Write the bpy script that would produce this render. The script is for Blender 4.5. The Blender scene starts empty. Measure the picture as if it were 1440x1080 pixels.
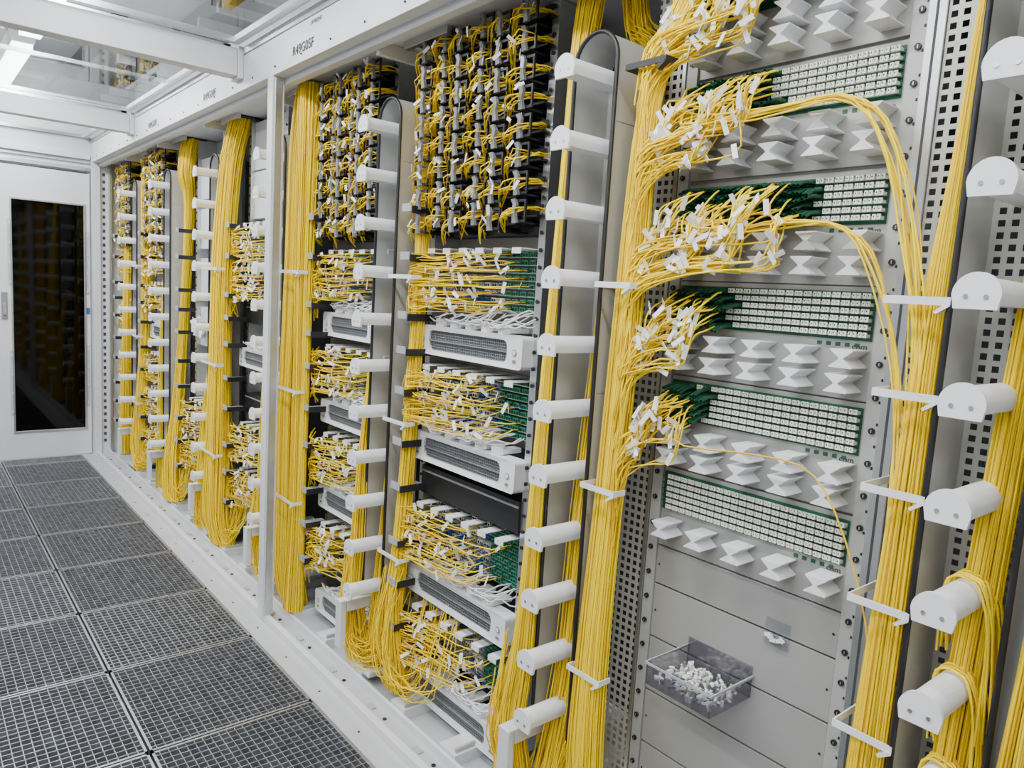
import bpy, bmesh, math, random
from mathutils import Vector, Matrix
random.seed(7)
R=random.random
def U(a,b): return a+(b-a)*random.random()
H=1.52
scene=bpy.context.scene
# ---------------------------------------------------------------- materials
def mat(name,col,rough=.5,metal=0.0,noise=0.0,nscale=20,spec=.5,bump=0.0):
    m=bpy.data.materials.new(name); m.use_nodes=True
    nt=m.node_tree; b=nt.nodes['Principled BSDF']
    b.inputs['Base Color'].default_value=(*col,1); b.inputs['Roughness'].default_value=rough
    b.inputs['Metallic'].default_value=metal
    b.inputs['Specular IOR Level'].default_value=spec
    if noise>0:
        tc=nt.nodes.new('ShaderNodeTexCoord'); n=nt.nodes.new('ShaderNodeTexNoise'); n.inputs['Scale'].default_value=nscale
        n.inputs['Detail'].default_value=4
        nt.links.new(tc.outputs['Object'],n.inputs['Vector'])
        r=nt.nodes.new('ShaderNodeValToRGB')
        r.color_ramp.elements[0].position=.3; r.color_ramp.elements[1].position=.7
        r.color_ramp.elements[0].color=(*[c*(1-noise) for c in col],1)
        r.color_ramp.elements[1].color=(*[min(1,c*(1+noise)) for c in col],1)
        nt.links.new(n.outputs['Fac'],r.inputs['Fac']); nt.links.new(r.outputs['Color'],b.inputs['Base Color'])
        if bump>0:
            bp=nt.nodes.new('ShaderNodeBump'); bp.inputs['Strength'].default_value=bump
            nt.links.new(n.outputs['Fac'],bp.inputs['Height']); nt.links.new(bp.outputs['Normal'],b.inputs['Normal'])
    return m
WHITE=mat('white_powder_coat',(.67,.68,.70),.42,0,.03,6)
PLINTH=mat('plinth_grey_coat',(.50,.515,.53),.4,.1,.05,6)
SPOOL=mat('white_plastic',(.80,.81,.83),.38)
GREY=mat('light_grey_panel',(.45,.452,.43),.4,.15,.04,5)
PANEL=mat('grey_front_panel',(.41,.41,.39),.38,.25,.04,4)
ALU=mat('aluminium',(.62,.64,.64),.28,.9,.05,30)
GALV=mat('galvanised_steel',(.48,.49,.51),.38,.85,.25,60)
GRATE=mat('grating_steel',(.29,.30,.32),.38,.6,.3,25)
BLACK=mat('black_plastic',(.012,.012,.014),.45)
DARK=mat('dark_interior',(.05,.05,.055),.7)
MIDG=mat('mid_grey_plastic',(.22,.23,.24),.5)
HOOKG=mat('hook_grey_plastic',(.38,.39,.40),.45)
HOOKD=mat('shaded_hook_plastic',(.20,.205,.21),.45)  # comb hook grey, lowered further to hold the comb's shade in its colour
MESHG=mat('grille_grey',(.13,.14,.15),.5)
GREEN=mat('green_board',(.01,.10,.05),.4)
GREEN2=mat('green_adapter',(.02,.24,.14),.4)
BLUE=mat('blue_adapter',(.02,.10,.38),.4)
PORT=mat('white_adapter',(.80,.80,.72),.4)
TAG=mat('label_tag_white',(.88,.88,.86),.5)
YELS=[mat('yellow_jacket_a',(.94,.64,.0),.40,spec=.3),mat('yellow_jacket_b',(1.0,.72,.0),.40,spec=.3),mat('yellow_jacket_c',(.80,.52,.0),.42,spec=.3),mat('yellow_jacket_d',(1.0,.78,.0),.40,spec=.3)]
WCAB=mat('white_jacket',(.8,.8,.8),.4)
GCAB=mat('green_boot',(.008,.075,.035),.45)
SUB=mat('subfloor_dark',(.035,.035,.04),.8)
CEIL=mat('ceiling_grey',(.34,.35,.37),.5,.0,.10,3)
TXT=mat('label_ink',(.03,.03,.03),.6)
def glass(name,tint,fac,rough=.05,fres=False):
    m=bpy.data.materials.new(name); m.use_nodes=True; nt=m.node_tree
    for n in list(nt.nodes): nt.nodes.remove(n)
    o=nt.nodes.new('ShaderNodeOutputMaterial'); mx=nt.nodes.new('ShaderNodeMixShader')
    t=nt.nodes.new('ShaderNodeBsdfTransparent'); g=nt.nodes.new('ShaderNodeBsdfGlossy')
    t.inputs['Color'].default_value=(*tint,1); g.inputs['Roughness'].default_value=rough
    g.inputs['Color'].default_value=(.9,.9,.9,1); mx.inputs['Fac'].default_value=fac
    if fres:
        f=nt.nodes.new('ShaderNodeFresnel'); f.inputs['IOR'].default_value=2.0; nt.links.new(f.outputs[0],mx.inputs['Fac'])
    nt.links.new(t.outputs[0],mx.inputs[1]); nt.links.new(g.outputs[0],mx.inputs[2]); nt.links.new(mx.outputs[0],o.inputs['Surface'])
    return m
ACRYL=glass('clear_acrylic',(.93,.94,.95),.04)
CEILGL=glass('ceiling_glazing',(.90,.91,.92),.2,.02,True)
DOORGL=glass('door_glass',(.05,.05,.055),.022,.04)
SMOKE=glass('smoke_plastic',(.80,.79,.83),.12,.08)
def emis(name,col,s):
    m=bpy.data.materials.new(name); m.use_nodes=True; nt=m.node_tree
    b=nt.nodes['Principled BSDF']; b.inputs['Emission Color'].default_value=(*col,1); b.inputs['Emission Strength'].default_value=s
    return m
LAMP=emis('fluorescent_glow',(.97,.99,1),14)
def perf(name,col,pitch,hole):
    m=bpy.data.materials.new(name); m.use_nodes=True; nt=m.node_tree; b=nt.nodes['Principled BSDF']
    b.inputs['Base Color'].default_value=(*col,1); b.inputs['Roughness'].default_value=.4; b.inputs['Metallic'].default_value=.2
    tc=nt.nodes.new('ShaderNodeTexCoord'); sp=nt.nodes.new('ShaderNodeSeparateXYZ'); nt.links.new(tc.outputs['Object'],sp.inputs[0])
    def M(op,a,v=None,b2=None):
        n=nt.nodes.new('ShaderNodeMath'); n.operation=op; nt.links.new(a,n.inputs[0])
        if b2 is not None: nt.links.new(b2,n.inputs[1])
        elif v is not None: n.inputs[1].default_value=v
        return n.outputs[0]
    def ax(s):
        f=M('FRACT',M('MULTIPLY',s,1/pitch)); f=M('ABSOLUTE',M('SUBTRACT',f,.5)); return M('LESS_THAN',f,hole/pitch/2)
    k=M('MULTIPLY',ax(sp.outputs['X']),None,ax(sp.outputs['Z']))
    inv=nt.nodes.new('ShaderNodeMath'); inv.operation='SUBTRACT'; inv.inputs[0].default_value=1; nt.links.new(k,inv.inputs[1])
    nt.links.new(inv.outputs[0],b.inputs['Alpha'])
    return m
PERF=perf('perforated_sheet',(.50,.50,.455),.021,.0115)
# ---------------------------------------------------------------- mesh builder (a = distance along the row, b = depth, z = height)
class MB:
    def __init__(s): s.v=[];s.f=[];s.m=[];s.mats=[]
    def mi(s,m):
        if m not in s.mats: s.mats.append(m)
        return s.mats.index(m)
    def box(s,a0,a1,b0,b1,z0,z1,m):
        k=len(s.v); i=s.mi(m)
        for a in (a0,a1):
            for b in (b0,b1):
                for z in (z0,z1): s.v.append((-a,b,z))
        for q in ((0,1,3,2),(4,6,7,5),(0,4,5,1),(2,3,7,6),(0,2,6,4),(1,5,7,3)):
            s.f.append([k+t for t in q]); s.m.append(i)
    def quadB(s,a0,a1,b,z0,z1,m):
        k=len(s.v); s.v+=[(-a0,b,z0),(-a1,b,z0),(-a1,b,z1),(-a0,b,z1)]; s.f.append([k,k+1,k+2,k+3]); s.m.append(s.mi(m))
    def prismB(s,poly,b0,b1,m,capm=None):
        k=len(s.v); n=len(poly); i=s.mi(m); c=s.mi(capm or m)
        for b in (b0,b1):
            for a,z in poly: s.v.append((-a,b,z))
        for t in range(n):
            s.f.append([k+t,k+(t+1)%n,k+n+(t+1)%n,k+n+t]); s.m.append(i)
        s.f.append([k+t for t in range(n)]); s.m.append(c)
        s.f.append([k+n+t for t in range(n)][::-1]); s.m.append(c)
    def prismA(s,poly,a0,a1,m):
        k=len(s.v); n=len(poly); i=s.mi(m)
        for a in (a0,a1):
            for b,z in poly: s.v.append((-a,b,z))
        for t in range(n):
            s.f.append([k+t,k+(t+1)%n,k+n+(t+1)%n,k+n+t]); s.m.append(i)
        s.f.append([k+t for t in range(n)]); s.m.append(i)
        s.f.append([k+n+t for t in range(n)][::-1]); s.m.append(i)
    def cylB(s,a,z,r,b0,b1,m,n=10):
        s.prismB([(a+r*math.cos(2*math.pi*t/n),z+r*math.sin(2*math.pi*t/n)) for t in range(n)],b0,b1,m)
    def cylZ(s,a,b,r,z0,z1,m,n=10):
        k=len(s.v); i=s.mi(m)
        for z in (z0,z1):
            for t in range(n): s.v.append((-a+r*math.cos(2*math.pi*t/n),b+r*math.sin(2*math.pi*t/n),z))
        for t in range(n): s.f.append([k+t,k+(t+1)%n,k+n+(t+1)%n,k+n+t]); s.m.append(i)
        s.f.append([k+t for t in range(n)]); s.m.append(i); s.f.append([k+n+t for t in range(n)]); s.m.append(i)
    def obox(s,c,rot,d,m):
        k=len(s.v); i=s.mi(m); c=Vector((-c[0],c[1],c[2]))
        for x in (-.5,.5):
            for y in (-.5,.5):
                for z in (-.5,.5): s.v.append(tuple(c+rot@Vector((x*d[0],y*d[1],z*d[2]))))
        for q in ((0,1,3,2),(4,6,7,5),(0,4,5,1),(2,3,7,6),(0,2,6,4),(1,5,7,3)):
            s.f.append([k+t for t in q]); s.m.append(i)
    def build(s,name,parent=None,bevel=0,smooth=False):
        me=bpy.data.meshes.new(name); me.from_pydata(s.v,[],s.f)
        for m in s.mats: me.materials.append(m)
        me.polygons.foreach_set('material_index',s.m)
        bm=bmesh.new(); bm.from_mesh(me); bmesh.ops.recalc_face_normals(bm,faces=bm.faces); bm.to_mesh(me); bm.free()
        ob=bpy.data.objects.new(name,me); scene.collection.objects.link(ob)
        if smooth:
            me.polygons.foreach_set('use_smooth',[True]*len(me.polygons))
            try: me.set_sharp_from_angle(angle=math.radians(40))
            except Exception: pass
        if bevel:
            bv=ob.modifiers.new('bevel','BEVEL'); bv.width=bevel; bv.segments=2; bv.limit_method='ANGLE'
        if parent: ob.parent=parent
        return ob
def empty(name,loc=(0,0,0)):
    e=bpy.data.objects.new(name,None); scene.collection.objects.link(e); e.empty_display_size=.1
    return e
def rnd_rot(yaw=.9,roll=1.2,pitch=.5):
    return Matrix.Rotation(U(-yaw,yaw),3,'Z')@Matrix.Rotation(U(-pitch,pitch),3,'X')@Matrix.Rotation(U(-roll,roll),3,'Y')
# ---------------------------------------------------------------- cables
def cr(P,t):
    n=len(P)-1; x=t*n; i=min(int(x),n-1); f=x-i
    p0=P[max(i-1,0)];p1=P[i];p2=P[i+1];p3=P[min(i+2,n)]
    return [.5*((2*b)+(-a+c)*f+(2*a-5*b+4*c-d)*f*f+(-a+3*b-3*c+d)*f**3) for a,b,c,d in zip(p0,p1,p2,p3)]
class Cab:
    def __init__(s,name,r=.0014,parent=None,mats=None,res=1):
        s.c=bpy.data.curves.new(name,'CURVE'); s.c.dimensions='3D'; s.c.bevel_depth=r; s.c.bevel_resolution=res; s.c.use_fill_caps=False
        for m in (mats or YELS): s.c.materials.append(m)
        s.nm=len(mats or YELS); s.o=bpy.data.objects.new(name,s.c); scene.collection.objects.link(s.o)
        if parent: s.o.parent=parent
    def add(s,pts,mi=None):
        sp=s.c.splines.new('POLY'); sp.points.add(len(pts)-1)
        co=[]
        for p in pts: co+=[-p[0],p[1],p[2],1]
        sp.points.foreach_set('co',co); sp.use_smooth=True
        sp.material_index=random.randrange(s.nm) if mi is None else mi
    def path(s,P,n=12,mi=None): s.add([cr(P,t/(n-1)) for t in range(n)],mi)
    def bundle(s,P,N,n=26,wob=.12):
        for k in range(N):
            th=U(0,6.283); rr=R()**.42; u=rr*math.cos(th); v=rr*math.sin(th)
            p1,p2=U(0,6.28),U(0,6.28); f1=U(1,3); f2=U(1,3); ze=U(-.03,.03)
            pts=[]
            for t in range(n):
                q=cr(P,t/(n-1)); s_=t/(n-1)
                uu=u+wob*math.sin(f1*s_*3+p1); vv=v+wob*math.sin(f2*s_*3+p2)
                pts.append((q[0]+uu*q[3],q[1]+vv*q[4],q[2]+(ze if 0<t<n-1 else 0)))
            s.add(pts)
# ---------------------------------------------------------------- camera
cam=bpy.data.cameras.new('camera'); co=bpy.data.objects.new('camera',cam); scene.collection.objects.link(co)
a=Vector((-866,-180,1040)).normalized(); b=Vector((1278,-50,1040)); b=(b-a*b.dot(a)).normalized(); d=a.cross(b)
right=Vector((-a.x,b.x,-d.x)); up=-Vector((-a.y,b.y,-d.y)); fw=Vector((-a.z,b.z,-d.z))
mw=Matrix((( right.x,up.x,-fw.x,0),(right.y,up.y,-fw.y,0),(right.z,up.z,-fw.z,H),(0,0,0,1)))
co.matrix_world=mw; cam.sensor_width=36; cam.lens=26.0; cam.clip_start=.02; scene.camera=co
# ---------------------------------------------------------------- floor
m=MB(); T=.6; seams=[.566*1.0133-T*k for k in range(0,4)]
BE=1.125; a0=-1.225
cols=[(seams[0],BE)]+[(seams[k+1],seams[k]) for k in range(3)]
for ci,(b0,b1) in enumerate(cols):
    for k in range(14):
        A0=a0+k*T; A1=min(A0+T,6.78)
        if A0>6.7: continue
        e=.004
        for (x0,x1,y0,y1) in ((A0+e,A1-e,b0+e,b0+e+.008),(A0+e,A1-e,b1-e-.008,b1-e),(A0+e,A0+e+.008,b0+e,b1-e),(A1-e-.008,A1-e,b0+e,b1-e)):
            m.box(x0,x1,y0,y1,-.03,.0,GALV)
        nb=21
        tk=.0028 if (k*3+ci)%4==1 else .0017
        for i in range(1,nb): 
            y=b0+(b1-b0)*i/nb; m.box(A0+e,A1-e,y-tk*.8,y+tk*.8,-.028,-.002,GRATE)
        for i in range(1,nb):
            x=A0+(A1-A0)*i/nb; m.box(x-tk,x+tk,b0+e,b1-e,-.02,-.001,GRATE)
m.box(-1.3,6.8,BE,1.214,-.03,.0,PLINTH)
m.box(-1.3,6.8,-1.3,1.95,-.32,-.30,SUB)
for k in range(14):
    m.box(a0+k*T-.02,a0+k*T+.02,-1.2,1.15,-.08,-.04,SUB)
m.build('floor')
# ---------------------------------------------------------------- rack frame
FR=empty('equipment_rack_frame')
m=MB()
m.box(-1.2,6.8,1.205,1.255,2.34,2.485,WHITE)
m.box(-1.2,6.8,1.20,1.255,2.487,2.515,ALU)
m.box(-1.2,6.8,1.256,1.95,2.345,2.36,WHITE)
m.box(-1.2,6.8,1.256,1.29,2.315,2.344,WHITE)
m.box(3.075,3.13,1.205,1.255,0.03,2.34,WHITE)
m.box(3.071,3.074,1.215,1.245,0.03,2.34,ALU)
m.box(6.72,6.78,1.205,1.26,0,2.34,WHITE)
m.box(6.75,6.78,1.261,1.95,0,2.34,WHITE)
for k in range(40): m.box(6.746,6.749,1.28,1.30,.1+k*.055,.125+k*.055,DARK)
m.box(6.70,6.745,1.32,1.34,0.03,2.34,ALU)
for x in [.42,1.365,2.365,3.35,4.24,5.16,6.02]:
    m.box(x-.01,x+.01,1.29,1.9,2.30,2.344,WHITE)
    m.box(x-.30,x-.08,1.38,1.50,2.335,2.3445,BLACK)
    m.box(x-.32,x-.06,1.355,1.375,2.32,2.3445,ALU)
for k in range(26): 
    m.cylB(.3+k*.25,2.37,.004,1.2,1.205,BLACK,8)
m.build('beams_and_posts',FR,bevel=.002)
m=MB()
m.box(-1.2,6.8,1.241,1.95,-.03,.012,PLINTH)
m.box(-1.2,6.8,1.215,1.24,-.03,.03,WHITE); m.box(-1.2,6.8,1.305,1.318,.012,.04,WHITE)
x=.2
while x<6.7:
    m.box(x,x+.09,1.32,1.85,.012,.05,WHITE); m.box(x+.01,x+.02,1.33,1.6,.0505,.065,GREY)
    m.cylZ(x+.045,1.27,.008,.012,.016,BLACK,8)
    m.box(x+.12,x+.16,1.26,1.28,.012,.018,GREY)
    m.cylZ(x+.045,1.17,.005,.0,.002,BLACK,8)
    x+=.31
m.build('base_plinth',FR,bevel=.002)
m=MB(); m.box(-1.2,6.8,1.94,1.95,0.02,2.34,DARK); m.build('dark_backing',FR)  # unseen dark sheet, added so the perforations read dark against the bright world
def text(s,a_,z_,size,par,b_=1.203):
    c=bpy.data.curves.new('label_text','FONT'); c.body=s; c.size=size; c.extrude=.0004; c.materials.append(TXT)
    o=bpy.data.objects.new('label_text',c); o.location=(-a_,b_,z_); o.rotation_euler=(math.pi/2,0,0); scene.collection.objects.link(o); o.parent=par
text('R49G05F',2.88,2.375,.05,FR); text('R49G04F',3.97,2.375,.05,FR); text('R49G03F',5.02,2.375,.05,FR); text('UP FRONT',2.72,2.455,.02,FR)
# ---------------------------------------------------------------- vertical cable managers
CH=[-.53,.42,1.365,2.365,3.35,4.24,5.16,6.02]
ZS=[2.068-.167*k for k in range(11)]
def arch(ac,r,zb,zt,n=14):
    p=[(ac+r,zb)]
    for t in range(n+1):
        th=math.pi*t/n; p.append((ac+r*math.cos(th),zt-r+r*math.sin(th)))
    p.append((ac-r,zb)); return p
def dprof(ac,zc,w,h,n=12):
    p=[]
    hh=h*.62
    for t in range(n+1):
        th=math.pi*t/n; p.append((ac+w/2*math.cos(th),zc-h/2+(h-hh)+hh*math.sin(th)))
    p+= [(ac-w/2+.004,zc-h/2),(ac+w/2-.004,zc-h/2)]
    return p
def manager(ac,i):
    E=empty('vertical_cable_manager'); w=.072; zb=.34; zt=2.17; YB=1.475
    m=MB()
    o=arch(ac,w,zb,zt); inn=arch(ac,w-.004,zb,zt-.004)
    n=len(o); k=len(m.v); mi=m.mi(GREY)
    for bb in (1.35,YB):
        for a_,z_ in o: m.v.append((-a_,bb,z_))
        for a_,z_ in inn: m.v.append((-a_,bb,z_))
    for t in range(n-1):
        for q in ([k+t,k+t+1,k+2*n+t+1,k+2*n+t],[k+n+t,k+n+t+1,k+3*n+t+1,k+3*n+t],[k+t,k+t+1,k+n+t+1,k+n+t],[k+2*n+t,k+2*n+t+1,k+3*n+t+1,k+3*n+t]):
            m.f.append(q); m.m.append(mi)
    m.build('channel_shell',E,smooth=True)
    m=MB(); m.box(ac-w+.004,ac+w-.004,YB-.004,YB-.002,zb,2.10,PERF if i<=1 else GREY)
    for zz in (.62,1.28,1.95): m.box(ac-w-.0007,ac-w-.0002,1.36,YB,zz,zz+.0015,MIDG)
    m.build('channel_back',E)
    c=Cab('edge_trim',.0055,E,[BLACK],res=2); c.add([(a_,1.348,z_) for a_,z_ in o],0)
    m=MB()
    for z in ZS:
        m.prismB(dprof(ac,z,.054,.042),1.25,YB-.004,SPOOL)
        m.prismB(dprof(ac,z-.001,.068,.056),1.243,1.2498,SPOOL)
        for s in (-.014,.014): m.cylB(ac+s,z-.010,.0038,1.2415,1.2428,ALU,8)
    m.build('radius_spools',E,smooth=True)
    m=MB()
    m.box(ac+.055,ac+.10,1.275,1.5,.285,.33,WHITE); m.box(ac+.055,ac+.10,1.25,1.274,.14,.33,WHITE)
    m.box(ac-.075,ac+.10,1.501,1.6,.285,.33,WHITE)
    m.box(ac-.05,ac+.10,1.32,1.62,.051,.07,WHITE)
    m.build('foot_bracket',E,bevel=.003)
    return E
for i,x in enumerate(CH): manager(x,i)
# ---------------------------------------------------------------- big bundles
def strap(m,a0_,a1_,b_,z,mt=SPOOL):
    m.box(a0_,a1_,b_-.003,b_,z-.007,z+.007,mt)
    m.box(a1_-.003,a1_,b_,b_+.12,z-.007,z+.007,mt); m.box(a0_,a0_+.003,b_,b_+.04,z-.007,z+.007,mt)
    m.prismB([(a0_,z-.008),(a0_+.02,z-.022),(a0_+.024,z-.018),(a0_+.004,z-.002)],b_-.006,b_+.01,mt)
def bund(P,N,n=26,wob=.06,r=.0020,straps=None):
    E=empty('yellow_fiber_cable_bundle'); c=Cab('cable_strands',r,E); c.bundle(P,N,n,wob)
    if straps:
        m=MB()
        for s in straps: strap(m,*s)
        m.build('retaining_straps',E)
    return E,c
ZST=[1.555,1.05,.56]
# right duct of first bay
bund([(.50,1.50,2.33,.02,.02),(.515,1.42,2.1,.014,.02),(.525,1.41,1.8,.014,.02),(.535,1.40,1.5,.024,.02),(.535,1.39,1.2,.030,.025),(.54,1.39,.9,.036,.025),(.54,1.38,.6,.040,.03),(.545,1.37,.35,.043,.03),(.54,1.38,.06,.05,.03)],150,28,straps=[(.49,.60,1.345,z) for z in (1.55,1.385,1.21,1.0,.75,.5)])
# in the nearest channel
_,cn=bund([(.36,1.46,2.33,.02,.008),(.375,1.45,2.0,.02,.014),(.39,1.44,1.7,.022,.02),(.40,1.42,1.3,.026,.02),(.41,1.41,.9,.03,.03),(.42,1.40,.5,.032,.03),(.42,1.38,.2,.03,.03),(.42,1.38,.05,.03,.03)],70,26)
for zi in (6,7,8,9):
    zs=ZS[zi]
    for k in range(12):
        y=U(1.36,1.43); e=U(0,.004)
        cn.path([(.45+U(-.01,.01),y+.02,zs-.12),(.449,y,zs+.0),(.436,y,zs+.024+e),(.412,y-.005,zs+.0265+e),(.392,y-.01,zs+.014+e),(.375+U(-.008,.004),y-.01,zs-.06),(.365+U(-.01,.01),y,zs-.25)],18)
bund([(.30,1.40,1.9,.01,.02),(.30,1.38,1.3,.02,.02),(.31,1.36,.9,.02,.03),(.32,1.35,.5,.03,.03),(.32,1.35,.05,.03,.03)],55,18)
# around ch1
bund([(1.08,1.42,2.335,.03,.02),(1.13,1.39,2.19,.025,.02),(1.185,1.38,2.06,.018,.02),(1.215,1.38,1.9,.030,.025),(1.23,1.385,1.5,.040,.028),(1.24,1.38,1.0,.040,.030),(1.235,1.36,.6,.045,.035),(1.225,1.35,.3,.055,.035),(1.21,1.37,.05,.06,.04)],230,30,straps=[(1.175,1.29,1.325,z) for z in ZST]+[(1.13,1.25,1.335,2.06,BLACK)])
bund([(1.50,1.45,2.335,.04,.03),(1.49,1.42,2.15,.03,.03),(1.475,1.38,1.8,.016,.02),(1.465,1.35,1.3,.018,.02),(1.465,1.335,.8,.026,.025),(1.475,1.33,.5,.038,.03),(1.50,1.33,.3,.05,.03),(1.48,1.36,.07,.06,.04)],140,28)
bund([(1.365,1.455,2.0,.008,.01),(1.36,1.445,1.7,.012,.015),(1.36,1.44,1.3,.04,.02),(1.365,1.42,.9,.045,.025),(1.37,1.41,.5,.05,.03),(1.38,1.38,.25,.055,.03),(1.40,1.36,.06,.06,.03)],105,24,wob=.1)
bund([(1.40,1.50,2.335,.04,.02),(1.39,1.52,2.22,.04,.02),(1.30,1.50,2.15,.03,.02),(1.25,1.44,2.0,.02,.02),(1.235,1.42,1.7,.02,.02)],60,14)
# ch2
bund([(2.14,1.45,2.335,.04,.03),(2.17,1.42,2.2,.02,.02),(2.19,1.40,2.0,.02,.025),(2.19,1.39,1.5,.022,.025),(2.20,1.38,1.0,.025,.025),(2.21,1.37,.6,.03,.03),(2.21,1.35,.35,.035,.03),(2.19,1.37,.06,.06,.04)],130,26,straps=[(2.15,2.30,1.33,z) for z in ZST])
bund([(2.20,1.50,2.335,.02,.02),(2.25,1.50,2.2,.05,.02),(2.24,1.44,2.1,.03,.02),(2.22,1.42,1.9,.02,.02),(2.21,1.41,1.6,.02,.02)],50,14)
bund([(2.45,1.42,1.75,.008,.01),(2.455,1.38,1.3,.015,.02),(2.46,1.35,.9,.022,.025),(2.47,1.34,.5,.04,.03),(2.49,1.34,.3,.05,.03),(2.47,1.36,.06,.06,.04)],95,24)
bund([(2.365,1.45,1.5,.02,.015),(2.365,1.43,1.0,.035,.025),(2.37,1.41,.5,.045,.03),(2.38,1.38,.06,.05,.03)],60,16,wob=.1)
# ch3 : very thick
bund([(3.15,1.40,2.335,.09,.05),(3.17,1.38,2.1,.085,.045),(3.17,1.37,1.6,.09,.045),(3.17,1.36,1.0,.095,.05),(3.17,1.36,.5,.10,.05),(3.17,1.36,.25,.11,.05),(3.15,1.38,.05,.12,.05)],400,24,wob=.05,r=.0024,straps=[(2.96,3.29,1.285,z) for z in ZST])
bund([(3.05,1.36,2.335,.05,.05),(3.01,1.34,2.1,.045,.045),(3.01,1.33,1.6,.045,.035),(3.01,1.33,1.0,.045,.03),(3.02,1.33,.5,.05,.03),(3.04,1.33,.05,.06,.04)],190,20,wob=.05,r=.0024)
bund([(3.44,1.40,1.6,.015,.02),(3.44,1.36,1.0,.03,.03),(3.45,1.35,.5,.05,.03),(3.46,1.36,.06,.05,.04)],70,18)
# ch4
bund([(4.06,1.42,2.335,.09,.05),(4.09,1.38,2.1,.09,.05),(4.10,1.35,1.6,.10,.05),(4.10,1.34,1.0,.10,.05),(4.11,1.34,.5,.12,.06),(4.10,1.33,.2,.14,.06),(4.08,1.36,.05,.16,.06)],380,22,wob=.05,r=.0026,straps=[(3.97,4.22,1.28,z) for z in ZST])
bund([(4.33,1.40,1.2,.015,.02),(4.33,1.36,.8,.04,.03),(4.34,1.34,.4,.07,.04),(4.36,1.34,.06,.08,.04)],90,16,r=.0022)
# ch5
bund([(4.93,1.42,2.335,.09,.04),(4.95,1.40,2.15,.09,.04),(5.0,1.44,1.95,.04,.03),(5.04,1.42,1.2,.02,.03),(5.03,1.38,.6,.05,.04),(5.0,1.34,.3,.09,.05),(4.98,1.34,.06,.10,.05)],190,22,r=.0024)
# ch6
bund([(5.86,1.42,2.335,.05,.04),(5.86,1.40,2.1,.05,.04),(5.87,1.40,1.2,.03,.04),(5.88,1.36,.5,.04,.04),(5.88,1.36,.06,.08,.05)],130,20,r=.0024,straps=[(5.82,5.95,1.32,z) for z in ZST])
bund([(5.26,1.40,1.9,.02,.02),(5.26,1.36,1.0,.03,.03),(5.27,1.35,.06,.05,.04)],50,14,r=.0022)
bund([(6.45,1.44,2.335,.06,.04),(6.43,1.40,1.4,.05,.04),(6.45,1.38,.06,.07,.05)],90,14,r=.0024)
# slack loops on the plinth
E=empty('fiber_slack_loops'); c=Cab('loop_strands',.0020,E)
for (ac,N) in ((1.52,50),(2.50,45),(3.47,25),(2.2,20),(4.1,45),(4.36,40),(5.0,40),(5.9,20)):
    for k in range(N):
        x=ac+U(-.05,.05); dz=U(.07,.16); L=U(.10,.26)
        c.path([(x,U(1.31,1.36),U(.40,.55)),(x+U(-.01,.02),U(1.29,1.33),U(.22,.28)),(x-.25*L,U(1.29,1.36),dz),(x-.7*L,U(1.33,1.40),dz*U(.9,1.1)),(x-L,U(1.36,1.42),U(.2,.3)),(x-L-U(-.01,.01),1.43,U(.38,.5))],16)
# ---------------------------------------------------------------- bay 1 : patch panel rack
BP=1.50; PL,PR=1.195,.645
E1=empty('fiber_patch_panel_rack')
m=MB()
m.box(PR,PL,BP+.012,BP+.03,.06,2.34,GREY)
m.quadB(PL+.013,1.292,1.488,.06,2.34,PERF); m.quadB(.492,PR-.036,1.488,.06,2.34,PERF)
for (r0,r1) in ((PR,PR+.03),(PL-.03,PL)):
    m.box(r0,r1,BP-.008,BP+.0115,.06,2.34,GREY)
m.box(PR-.035,PR-.004,BP-.02,BP+.03,.06,2.34,ALU); m.box(PR-.022,PR-.017,BP-.0205,BP-.0201,.06,2.34,DARK)
m.box(PL+.002,PL+.012,BP-.012,BP+.03,.06,2.34,ALU)
z=.09
while z<2.3:
    for xx in (PR+.012,PL-.014):
        m.cylB(xx,z,.0065,BP-.013,BP-.0081,BLACK,8)
        m.box(xx-.001,xx+.001,BP-.0135,BP-.0131,z-.003,z+.003,ALU)
    z+=.0667
for k in range(50):
    m.box(PR+.002,PR+.006,BP-.0085,BP-.0081,.1+k*.0445,.106+k*.0445,BLACK)
m.build('mounting_rails',E1)
m=MB()
for (z0,z1) in ((.80,.90),(.655,.797),(.507,.652),(.36,.504),(.212,.357),(.065,.209)):
    m.box(PR+.032,PL-.032,BP-.004,BP+.0115,z0,z1-.002,PANEL)
    for xx in (PR+.042,PL-.042): m.cylB(xx,(z0+z1)/2,.003,BP-.006,BP-.0041,BLACK,8)
m.build('blank_panels',E1,bevel=.0015)
GZ=[1.003,1.238,1.471,1.703,1.941,2.178]
FILL={0:9,1:1.05,2:1.01,3:.82,4:.93,5:.88}
mb=MB(); mf=MB()
cb=Cab('patch_cords',.0020,E1); cg=Cab('cord_boots',.0036,E1,[GCAB]); tg=MB()
X0,X1=PR+.036,PL-.035
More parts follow.
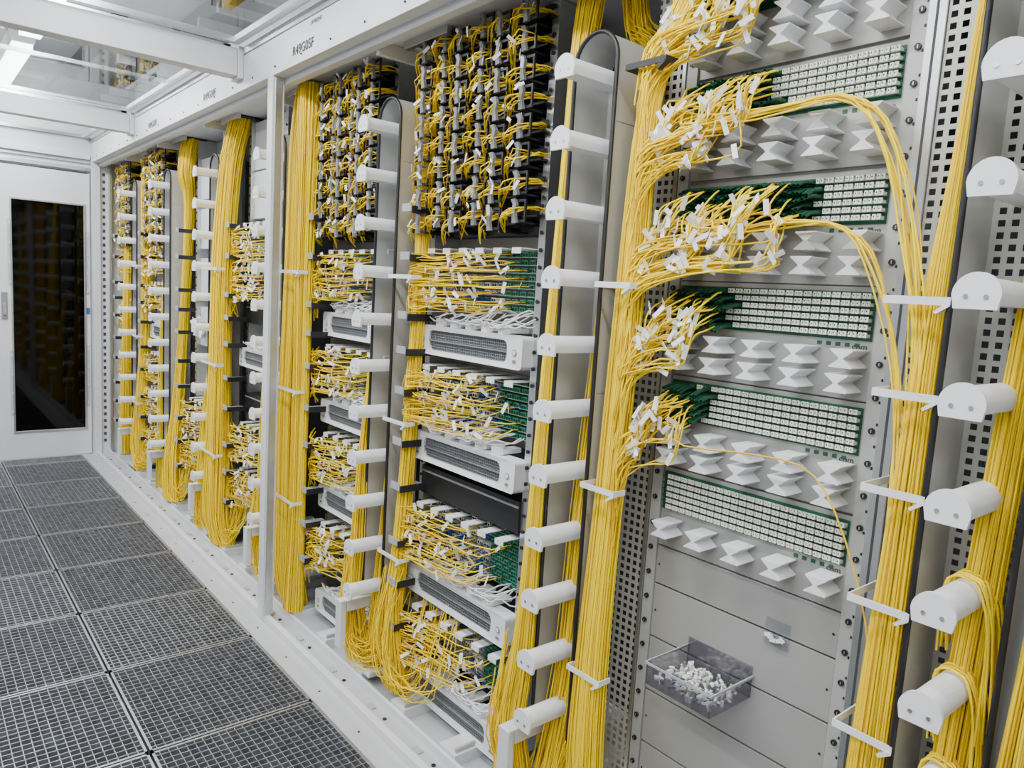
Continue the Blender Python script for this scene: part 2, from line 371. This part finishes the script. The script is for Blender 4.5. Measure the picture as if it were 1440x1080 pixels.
for g,z0 in enumerate(GZ):
    z1=z0+.092
    mb.box(PR+.032,PL-.032,BP-.0015,BP+.0115,z0-.125 if g else z0-.101,z1+.012,PANEL)
    mb.box(X0,X1,BP-.004,BP-.0016,z0-.004,z1+.002,GREEN)
    for r_ in range(6):
        zz=z0+.006+r_*.0155
        mb.box(X0,X1,BP-.012,BP-.0041,zz-.0050,zz-.0030,GREEN)
        for k in range(22):
            x=X0+.012+k*.0208
            if x>FILL[g]+U(-.03,.03):
                for dx in (-.0045,.0045): 
                    sg=U(-.006,.006); cg.add([(x+dx,BP-.075,zz-.012+sg),(x+dx,BP-.05,zz-.002+sg*.5),(x+dx,BP-.004,zz+.001)])
                mb.box(x-.0078,x+.0078,BP-.026,BP-.0042,zz-.0028,zz+.005,GREEN)
                continue
            mb.box(x-.0082,x+.0082,BP-.018,BP-.0042,zz-.0028,zz+.004,PORT)
            mb.box(x-.0082,x-.0010,BP-.021,BP-.0181,zz-.0028,zz+.0075,PORT); mb.box(x+.0010,x+.0082,BP-.021,BP-.0181,zz-.0028,zz+.0075,PORT)
            mb.box(x-.0045,x-.0025,BP-.0215,BP-.0211,zz+.0015,zz+.0045,BLACK); mb.box(x+.004,x+.006,BP-.0215,BP-.0211,zz+.0015,zz+.0045,BLACK)
    for k in range(5): mb.box(PR+.06+k*.02,PR+.07+k*.02,BP-.0028,BP-.002,z0-.018,z0-.010,GREEN)
    # finger guides: flared plates meeting at a narrow waist, two tiers between arrays
    for tier in ((0,) if g==0 else (0,1)):
        zf=z0-.040-tier*.050
        for k in range(5):
            xc=1.115-k*.102+(.006 if tier else 0); w=.0235; h=.0185; f=1.430
            mf.prismB([(xc-w,zf+h),(xc+w,zf+h),(xc+w,zf+h-.0025),(xc+.005,zf+.0015),(xc+.005,zf-.0015),(xc+w,zf-h+.0025),(xc+w,zf-h),(xc-w,zf-h),(xc-w,zf-h+.0025),(xc-.005,zf-.0015),(xc-.005,zf+.0015),(xc-w,zf+h-.0025)],f,BP-.002,SPOOL)
mb.build('adapter_arrays',E1); mf.build('finger_guides',E1,bevel=.0006)
for z in GZ: text('com',PR+.075,z-.022,.018,E1,BP-.0025)
def tag(t,p,s=1.0):
    t.obox((p[0],p[1],p[2]),rnd_rot(),(.011*s,.0012,.033*s),TAG)
# cords rise from the vertical bundle through the finger gaps, then fan out singly to the ports
spec={1:(34,1.05),2:(44,1.01),3:(72,.83),4:(72,.92),5:(60,.88)}
for g,(N,amin) in spec.items():
    z0=GZ[g]
    for k in range(N):
        u_=(k+.5)/N
        xe=amin+(1.15-amin)*u_; ze=z0+.004+.0155*random.randrange(6)
        gap=1.166-.102*min(4,int((1.166-xe)/.102))          # nearest finger gap
        s0=U(.08,.32)
        zt_=z0-.040-.050*random.choice((0,1))+U(-.018,.018)
        src=(1.215+U(-.025,.02),1.37+U(-.02,.02),z0-.06-s0)
        P=[src,(1.195+U(-.015,.01),1.355+U(-.015,.02),zt_-.3*s0),((gap+1.175)/2,1.375+U(-.02,.02),zt_-.008),(gap+U(-.016,.016),1.39+U(-.025,.015),zt_+.005),((gap+xe)/2+U(-.012,.012),1.395+U(-.03,.015),(zt_+ze)/2+U(0,.025)),(xe+U(-.004,.004),1.422,ze-.012),(xe,1.45,ze-.002)]
        cb.path(P,20)
        for _ in range(1+(R()<.25)):
            q=cr(P,U(.40,.76)); tag(tg,(q[0],q[1]-.010,q[2]))
for g,N in ((4,11),(3,8),(1,1)):
    z0=GZ[g]
    for k in range(N):
        zf=z0-.012+U(-.008,.008) if g!=1 else z0-.03
        x0=U(.98,1.12); e=U(0,.08)
        P=[(x0+.03,1.44,z0+U(.01,.06)),(x0+.01,1.40,z0+U(-.01,.02)),(x0-.03,1.38+U(-.02,.02),zf-.015+U(-.01,.01)),(.86,1.405+U(-.012,.012),zf+U(-.006,.006)),(.73+U(-.01,.01),1.40+U(-.015,.015),zf-.004+U(-.006,.006)),(.655+U(-.014,.012),1.39+U(-.01,.02),zf-.06-e*.5),(.59+U(-.018,.012),1.39+U(-.01,.02),zf-.22-e),(.55+U(-.015,.015),1.38,zf-.42-e),(.54+U(-.02,.02),1.38,zf-.7-e)]
        cb.path(P,24)
tg.build('cord_labels',E1)
# plastic tray with dust caps
ET=empty('parts_tray'); m=MB()
ta,tb,t0,t1,z0,z1=1.04,.86,1.335,1.494,.625,.68
m.box(tb,ta,t0,t1,z0,z0+.003,SMOKE); m.box(tb,ta,t0,t0+.003,z0,z1,SMOKE); m.box(tb,ta,t1-.003,t1,z0,z1+.02,SMOKE)
m.box(tb,tb+.003,t0,t1,z0,z1,SMOKE); m.box(ta-.003,ta,t0,t1,z0,z1,SMOKE)
m.box(tb-.004,ta+.004,t0-.004,t0-.0005,z1-.005,z1,HOOKG); m.box(tb-.004,tb-.0005,t0,t1,z1-.005,z1,HOOKG); m.box(ta+.0005,ta+.004,t0,t1,z1-.005,z1,HOOKG)
m.build('tray_shell',ET)
m=MB()
for k in range(230):
    rr=Matrix.Rotation(U(0,6),3,'Z')@Matrix.Rotation(U(-.6,.6),3,'X')
    m.obox((U(tb+.012,ta-.012),U(t0+.012,t1-.012),z0+.006+U(0,.018)),rr,(.006,.005,.014) if R()<.4 else (.012,.006,.005),random.choice([SPOOL,PORT,PORT,MIDG]))
m.build('dust_caps',ET)
EB=empty('clear_parts_bag'); m=MB(); m.box(.78,.84,1.490,1.4955,.77,.83,ACRYL)
for k in range(6): m.obox((U(.79,.83),1.486,U(.785,.80)),rnd_rot(.2,1,.2),(.014,.005,.008),SPOOL)
m.build('bag_film',EB)
# ---------------------------------------------------------------- distribution racks (bays 2..)
def hooks(m,x,z,b_=1.33):
    m.box(x-.028,x+.028,b_,b_+.10,z,z+.004,HOOKG); m.box(x-.028,x+.028,b_-.004,b_-.0001,z-.008,z+.018,HOOKG); m.box(x-.032,x-.0281,b_,b_+.1,z-.014,z+.010,BLACK)
def bay(L,Rr,shelves,comb=True,dens=1.0,blue=.2,combz=(1.70,2.31),cr_=.0019):
    E=empty('fiber_distribution_rack')
    m=MB()
    m.box(Rr,L,1.561,1.57,.06,2.34,GREY)
    m.box(Rr-.03,Rr-.0005,1.45,1.57,.06,2.34,ALU); m.box(L+.0005,L+.03,1.45,1.57,.06,2.34,ALU)
    zz=.1
    while zz<2.3:
        m.cylB(Rr-.015,zz,.006,1.445,1.4495,BLACK,8); m.cylB(L+.015,zz,.006,1.445,1.4495,BLACK,8); zz+=.05
    for z_ in (.31,.47,.62,.82,.98,1.16,1.30,1.42,1.62,1.78): hooks(m,L-.005,z_)
    m.build('rack_body',E)
    cc=Cab('patch_cords',cr_,E); cg=Cab('cord_boots',.0032,E,[GCAB,BLUE,BLUE]); cw=Cab('white_cords',.0024,E,[WCAB]); tg=MB()
    if comb:
        m=MB(); c0,c1=combz
        m.box(Rr,L,1.50,1.56,c0,c1,DARK)
        rows=8; ncol=6
        for j in range(rows):
            for i in range(ncol):
                x=L-.035-i*(L-Rr-.05)/(ncol-1); z=c0+.035+j*(c1-c0-.06)/(rows-1)+ (i%2)*.02
                f=1.355+.014*(i%2)
                m.box(x-.030,x+.030,f+.006,f+.012,z-.032,z-.025,BLACK); m.box(x-.030,x+.030,f+.006,f+.012,z+.025,z+.032,BLACK)
                m.box(x+.030,x+.036,f,1.5,z-.032,z-.014,BLACK); m.box(x-.036,x-.030,f+.006,f+.012,z-.032,z+.032,BLACK)
                m.box(x-.004,x+.004,f+.013,1.5,z-.032,z-.026,BLACK); m.box(x-.030,x+.030,1.44,1.5,z+.016,z+.026,BLACK)
                m.box(x-.036,x+.030,1.42,1.5,z-.012,z-.006,BLACK)
                m.prismB([(x-.008,z-.034),(x+.010,z-.036),(x+.014,z-.005),(x+.010,z+.018),(x+.020,z+.032),(x+.004,z+.034),(x-.006,z+.018),(x+.000,z-.005)],f-.004,f+.0055,HOOKD)
                for q in range(2): m.box(x-.018+q*.02,x-.006+q*.02,1.47,1.4995,z+.002,z+.014,MIDG)
                for q in range(6):
                    P=[(x+.095+U(-.01,.03),1.41,z-.045+U(-.03,.015)),(x+.045,1.355+U(-.015,.02),z-.020+U(-.015,.015)),(x+.005,1.365+U(-.02,.02),z-.004+U(-.015,.025)),(x+U(-.035,.01),1.42,z+.006+U(-.005,.01)),(x+U(-.03,.0),1.468,z+.008)]
                    cc.path(P,9)
                if R()<.9:
                    for q in range(2): tag(tg,(x+U(-.03,.03),1.348+U(-.02,.03),z+U(-.03,.03)),.85)
        m.build('fiber_guide_comb',E)
    m=MB(); 
    for (zc,kind) in shelves:
        if kind=='s':
            z0,z1=zc-.05,zc+.05; f=1.405
            def rr(x0,x1,y0,y1,rad,n=5):
                p=[]
                for cx,cy,s in ((x1-rad,y1-rad,0),(x0+rad,y1-rad,1),(x0+rad,y0+rad,2),(x1-rad,y0+rad,3)):
                    for t in range(n+1):
                        th=math.pi/2*(s+t/n); p.append((cx+rad*math.cos(th),cy+rad*math.sin(th)))
                return p
            out=rr(Rr-.01,L+.01,z0,z1,.014); inn=rr(Rr+.065,L-.05,z0+.016,z1-.016,.022)
            n=len(out); k=len(m.v); mi=m.mi(SPOOL)
            for bb in (f,f+.05):
                for a_,z_ in out: m.v.append((-a_,bb,z_))
                for a_,z_ in inn: m.v.append((-a_,bb+(0.004 if bb==f else 0),z_))
            for t in range(n):
                u=(t+1)%n
                for q in ([k+t,k+u,k+n+u,k+n+t],[k+t,k+u,k+2*n+u,k+2*n+t],[k+n+t,k+n+u,k+3*n+u,k+3*n+t]): m.f.append(q); m.m.append(mi)
            m.box(Rr+.045,L-.045,f+.02,f+.03,z0+.01,z1-.01,MESHG)
            nx=46
            for q in range(nx): xx=Rr+.05+(L-Rr-.1)*q/(nx-1); m.box(xx-.0012,xx+.0012,f+.012,f+.0199,z0+.016,z1-.016,MIDG)
            for q in range(8): z_=z0+.018+q*.009; m.box(Rr+.045,L-.045,f+.0105,f+.0119,z_-.0008,z_+.0008,MIDG)
            m.box(Rr+.048,L-.048,f+.005,f+.0104,zc-.003,zc+.001,MIDG)
            for xx in (Rr+.025,L-.02): m.cylB(xx,zc,.010,f-.0015,f-.0001,MIDG,12); m.cylB(xx,zc,.0075,f-.0022,f-.0016,SPOOL,12); m.box(xx-.007,xx+.007,f-.0012,f-.0001,zc-.030,zc-.022,MIDG)
            m.box(Rr,L,f+.051,1.56,z0+.006,z0+.012,GREY); m.box(Rr,L,1.52,1.56,z0+.0125,z1,DARK)
            for q in range(5):
                xx=L-.10-q*.085; m.cylZ(xx,1.43,.022,z1+.0005,z1+.026,SPOOL,14); m.box(xx-.03,xx+.01,1.425,1.50,z1+.004,z1+.018,SPOOL)
            for q in range(int(20*dens)):
                x0=U(Rr+.02,L-.1); cw.path([(x0+.1,1.42,z1+.028),(x0+.03,1.40,z1+U(.015,.04)),(x0,1.41,z1+U(.02,.05)),(x0-.04,1.45,z1+U(.02,.08)),(x0-.05,1.50,z1+.06)],10)
        elif kind=='d':
            m.box(Rr,L,1.44,1.56,zc-.05,zc+.05,BLACK); m.box(Rr,L,1.435,1.4399,zc+.03,zc+.036,MIDG)
        elif kind=='p':
            m.box(Rr,L,1.47,1.56,zc-.12,zc+.12,WHITE)
        elif kind=='m':
            z0,z1=zc-.10,zc+.10
            m.box(Rr,L,1.531,1.56,z0,z1,PANEL)
            for q in range(8):
                z_=z0+.015+q*.024
                m.box(Rr,L-.02,1.49,1.53,z_-.008,z_-.0055,ALU)
                for w_ in range(14):
                    xx=Rr+.025+w_*.0365
                    if xx>L-.03: continue
                    mt=GREEN2 if (w_<5) else (BLUE if R()<blue else (PORT if R()<.4 else HOOKG))
                    m.box(xx-.013,xx+.013,1.487,1.5305,z_-.0054,z_+.0085,mt)
                    m.box(xx-.010,xx-.002,1.486,1.4869,z_-.003,z_+.005,BLACK); m.box(xx+.002,xx+.010,1.486,1.4869,z_-.003,z_+.005,BLACK)
            for q in range(int(46*dens)):
                ze=z0+.015+(q%8)*.024; xe=Rr+.05+U(0,1)**.8*(L-Rr-.12)
                P=[(L+.03,1.385+U(-.02,.02),ze+U(-.12,.04)),(L-.01,1.36+U(-.015,.02),ze-.015+U(-.02,.01)),((xe+L)/2+.02,1.375+U(-.02,.03),ze-.012+U(-.012,.01)),(xe+.03,1.39+U(-.02,.03),ze+U(-.018,.002)),(xe,1.45,ze),(xe,1.485,ze)]
                cc.path(P,12); cg.add([(xe,1.455,ze),(xe,1.487,ze)])
                for _ in range(1+(R()<.5)):
                    p=cr(P,U(.35,.80)); tag(tg,(p[0],p[1]-.008,p[2]),1.05)
            for q in range(6):
                xx=L-.06-q*.09; m.box(xx-.02,xx+.02,1.40,1.53,z1-.004,z1-.001,SPOOL); m.box(xx-.02,xx+.02,1.397,1.3999,z1-.018,z1-.001,SPOOL)
    m.build('rack_modules',E,bevel=0)
    tg.build('cord_labels',E)
    return E
bay(2.20,1.655,[(1.555,'m'),(1.345,'s'),(1.16,'m'),(.97,'s'),(.84,'d'),(.67,'m'),(.48,'s'),(.29,'m'),(.10,'s')])
bay(2.96,2.52,[(1.555,'m'),(1.345,'s'),(1.16,'m'),(.97,'s'),(.78,'m'),(.59,'s'),(.38,'m'),(.11,'s')],dens=.9,cr_=.0021)
bay(3.97,3.53,[(2.2,'p'),(1.95,'p'),(1.70,'m'),(1.5,'m'),(1.33,'d'),(1.1,'s'),(.85,'d'),(.65,'m'),(.40,'m')],comb=False,dens=.8,blue=.7,cr_=.0022)
bay(4.87,4.42,[(2.1,'p'),(1.8,'p'),(1.5,'p'),(1.2,'p'),(.65,'m'),(.42,'m')],comb=False,dens=.5,blue=.3,cr_=.0024)
bay(5.80,5.34,[(1.6,'m'),(1.35,'m'),(1.1,'s'),(.85,'m'),(.6,'m'),(.3,'m')],dens=.6,cr_=.0024)
bay(6.60,6.28,[(1.6,'m'),(1.2,'m'),(.8,'m'),(.4,'m')],dens=.4,cr_=.0026)
# hanging bag of spare labels in the fifth bay
EL=empty('spare_label_bag'); m=MB()
for k in range(26): m.obox((4.66+U(-.10,.10),1.40+U(-.02,.02),1.20+U(-.06,.06)),rnd_rot(),(.03,.002,.05),random.choice([TAG,HOOKG,WHITE]))
m.build('spare_labels',EL)
# ---------------------------------------------------------------- end wall and door
WA=6.80
m=MB()
m.box(WA,WA+.08,-1.3,-.12,-.05,2.62,WHITE); m.box(WA,WA+.08,-.1199,1.1999,2.27,2.62,WHITE); m.box(WA,WA+.08,1.20,1.95,-.05,2.62,WHITE)
m.box(WA-.03,WA-.0005,-1.3,1.20,2.27,2.30,ALU); m.box(WA-.02,WA-.0005,-1.3,1.20,2.33,2.345,ALU); m.box(WA-.035,WA-.0005,-1.3,1.2,2.36,2.40,WHITE)
m.build('wall_left',None,bevel=.002)
D=empty('door_1')
for off in (0,-.655):
    m=MB()
    l0,l1=.56+off,1.195+off; w0,w1=.675+off,1.155+off; dz0,dz1=.22,2.0; f0,f1=WA-.02,WA+.03
    m.box(f0,f1,l0,w0,.01,2.25,WHITE); m.box(f0,f1,w1,l1,.01,2.25,WHITE); m.box(f0,f1,w0,w1,.01,dz0,WHITE); m.box(f0,f1,w0,w1,dz1,2.25,WHITE)
    m.box(f0-.006,f0-.0003,w0-.012,w0,dz0-.012,dz1+.012,ALU); m.box(f0-.006,f0-.0003,w1,w1+.012,dz0-.012,dz1+.012,ALU)
    m.box(f0-.006,f0-.0003,w0,w1,dz0-.012,dz0,ALU); m.box(f0-.006,f0-.0003,w0,w1,dz1,dz1+.012,ALU)
    m.build('leaf_frame',D)
    m=MB(); m.box(WA+.0,WA+.006,w0,w1,dz0,dz1,DOORGL)
    m.build('leaf_glass',D)
    m=MB()
    for (y,zs) in ((w0-.03,((1.35,1.85),(.35,.85))),(w1+.005,((1.3,1.8),(.4,.9)))):
        for a_,b_ in zs:
            m.box(f0-.010,f0-.0065,y,y+.028,a_,b_,ACRYL)
            for q in range(4): m.obox((f0-.011,y+.014,a_+.03+q*(b_-a_-.06)/3),Matrix.Identity(3),(.003,.01,.02),WHITE)
    m.box(f0-.012,f0-.0003,l0+.04,l0+.08,1.10,1.30,MIDG); m.box(f0-.022,f0-.0125,l0+.05,l0+.07,1.13,1.22,ALU)
    m.build('strips_and_lock',D)
m=MB(); m.box(WA-.026,WA-.0205,1.165,1.19,1.15,1.20,BLUE); m.build('door_tape',D)
E=empty('cabling_row_behind_door'); m=MB()
m.box(7.6,7.65,-1.3,1.95,0,2.4,DARK)
for k in range(5):
    for j in range(22): m.box(7.55,7.6,-.9+k*.55+ .05,-.9+k*.55+.32,.1+j*.1,.14+j*.1,MIDG)
m.build('row_front',E)
# ---------------------------------------------------------------- ceiling
m=MB(); m.box(-1.3,9,-1.3,2.2,3.05,3.08,CEIL); m.build('ceiling')
m=MB()
for x in (-.42,1.52,3.46,5.42): m.box(x-.04,x+.04,-1.3,1.18,2.395,2.51,WHITE); m.box(x-.05,x+.05,1.181,1.2045,2.385,2.52,WHITE)
m.build('ceiling_beams',None,bevel=.003)
m=MB()
for (x0,x1) in ((-1.2,-.47),(-.37,1.47),(1.57,3.41),(3.51,5.37),(5.47,6.8)):
    k=len(m.v); m.v+=[(-(x0+.03),-1.27,2.527),(-(x1-.03),-1.27,2.527),(-(x1-.03),1.15,2.527),(-(x0+.03),1.15,2.527)]; m.f.append([k,k+1,k+2,k+3]); m.m.append(m.mi(CEILGL))
    for (p,q) in ((x0,x0+.03),(x1-.03,x1)): m.box(p,q,-1.3,1.18,2.522,2.545,ALU)
    m.box(x0,x1,1.15,1.18,2.5215,2.5455,ALU); m.box(x0,x1,-1.3,-1.27,2.5215,2.5455,ALU); 
    m.box((x0+x1)/2-.012,(x0+x1)/2+.012,-1.27,1.15,2.532,2.55,ALU)
m.build('ceiling_glazing')
m=MB()
for b0 in (-1.2,-.3,.3): m.box(-1.2,8.8,b0,b0+.03,2.895,2.92,ALU)
x=-1.2
while x<8.6: m.box(x,x+.025,-1.2,.88,2.87,2.89,ALU); x+=.6
m.box(-1.2,6.8,1.3,1.33,2.60,2.66,ALU); m.box(-1.2,6.8,1.7,1.73,2.60,2.66,ALU)
x=-1.1
while x<6.7: m.box(x,x+.03,1.331,1.699,2.61,2.64,ALU); x+=.3
m.build('ceiling_grid')
m=MB()
m.box(5.9,8.8,-.2,.25,2.93,3.02,MIDG); m.box(2,8.8,1.3,1.7,2.85,2.95,BLACK); m.box(4.5,8.0,.9,.98,2.80,2.84,BLACK)
m.box(-1.2,8.8,-.62,-.40,2.78,2.80,HOOKG); m.box(-1.2,8.8,-.62,-.61,2.801,2.86,HOOKG); m.box(-1.2,8.8,-.41,-.40,2.801,2.86,HOOKG)
x=2.1
while x<8.6: m.box(x,x+.03,1.25,1.8,2.80,2.845,MIDG); x+=.3
m.build('overhead_cable_tray')
def lamp(a_,b_,L=1.25,e=62):
    E=empty('fluorescent_or_fill_lamp'); m=MB()
    m.prismA([(b_-.07,2.84),(b_+.07,2.84),(b_+.055,2.78),(b_-.055,2.78)],a_-L/2,a_+L/2,WHITE)
    m.box(a_-L/2+.02,a_+L/2-.02,b_-.05,b_+.05,2.75,2.7795,LAMP)
    m.box(a_-L/2+.1,a_-L/2+.12,b_-.005,b_+.005,2.84,3.05,MIDG); m.box(a_+L/2-.12,a_+L/2-.1,b_-.005,b_+.005,2.84,3.05,MIDG)
    m.build('lamp_body',E)
    l=bpy.data.lights.new('lamp_light','AREA'); l.shape='RECTANGLE'; l.size=L-.05; l.size_y=.1; l.energy=e; l.color=(.97,.99,1)
    o=bpy.data.objects.new('lamp_light',l); o.location=(-a_,b_,2.745); scene.collection.objects.link(o); o.parent=E
for x in (-.5,1.0,2.5): lamp(x,.60,e=29)
for x in (4.4,5.9,7.8): lamp(x,.60,e=44)
for x in (-.5,1.0,2.5,4.2,5.6): lamp(x,-.75,e=36)  # invented back row, added as fill light for the rack fronts
w=bpy.data.worlds.new('world'); scene.world=w; w.use_nodes=True
w.node_tree.nodes['Background'].inputs[0].default_value=(.94,.965,1,1); w.node_tree.nodes['Background'].inputs[1].default_value=.54
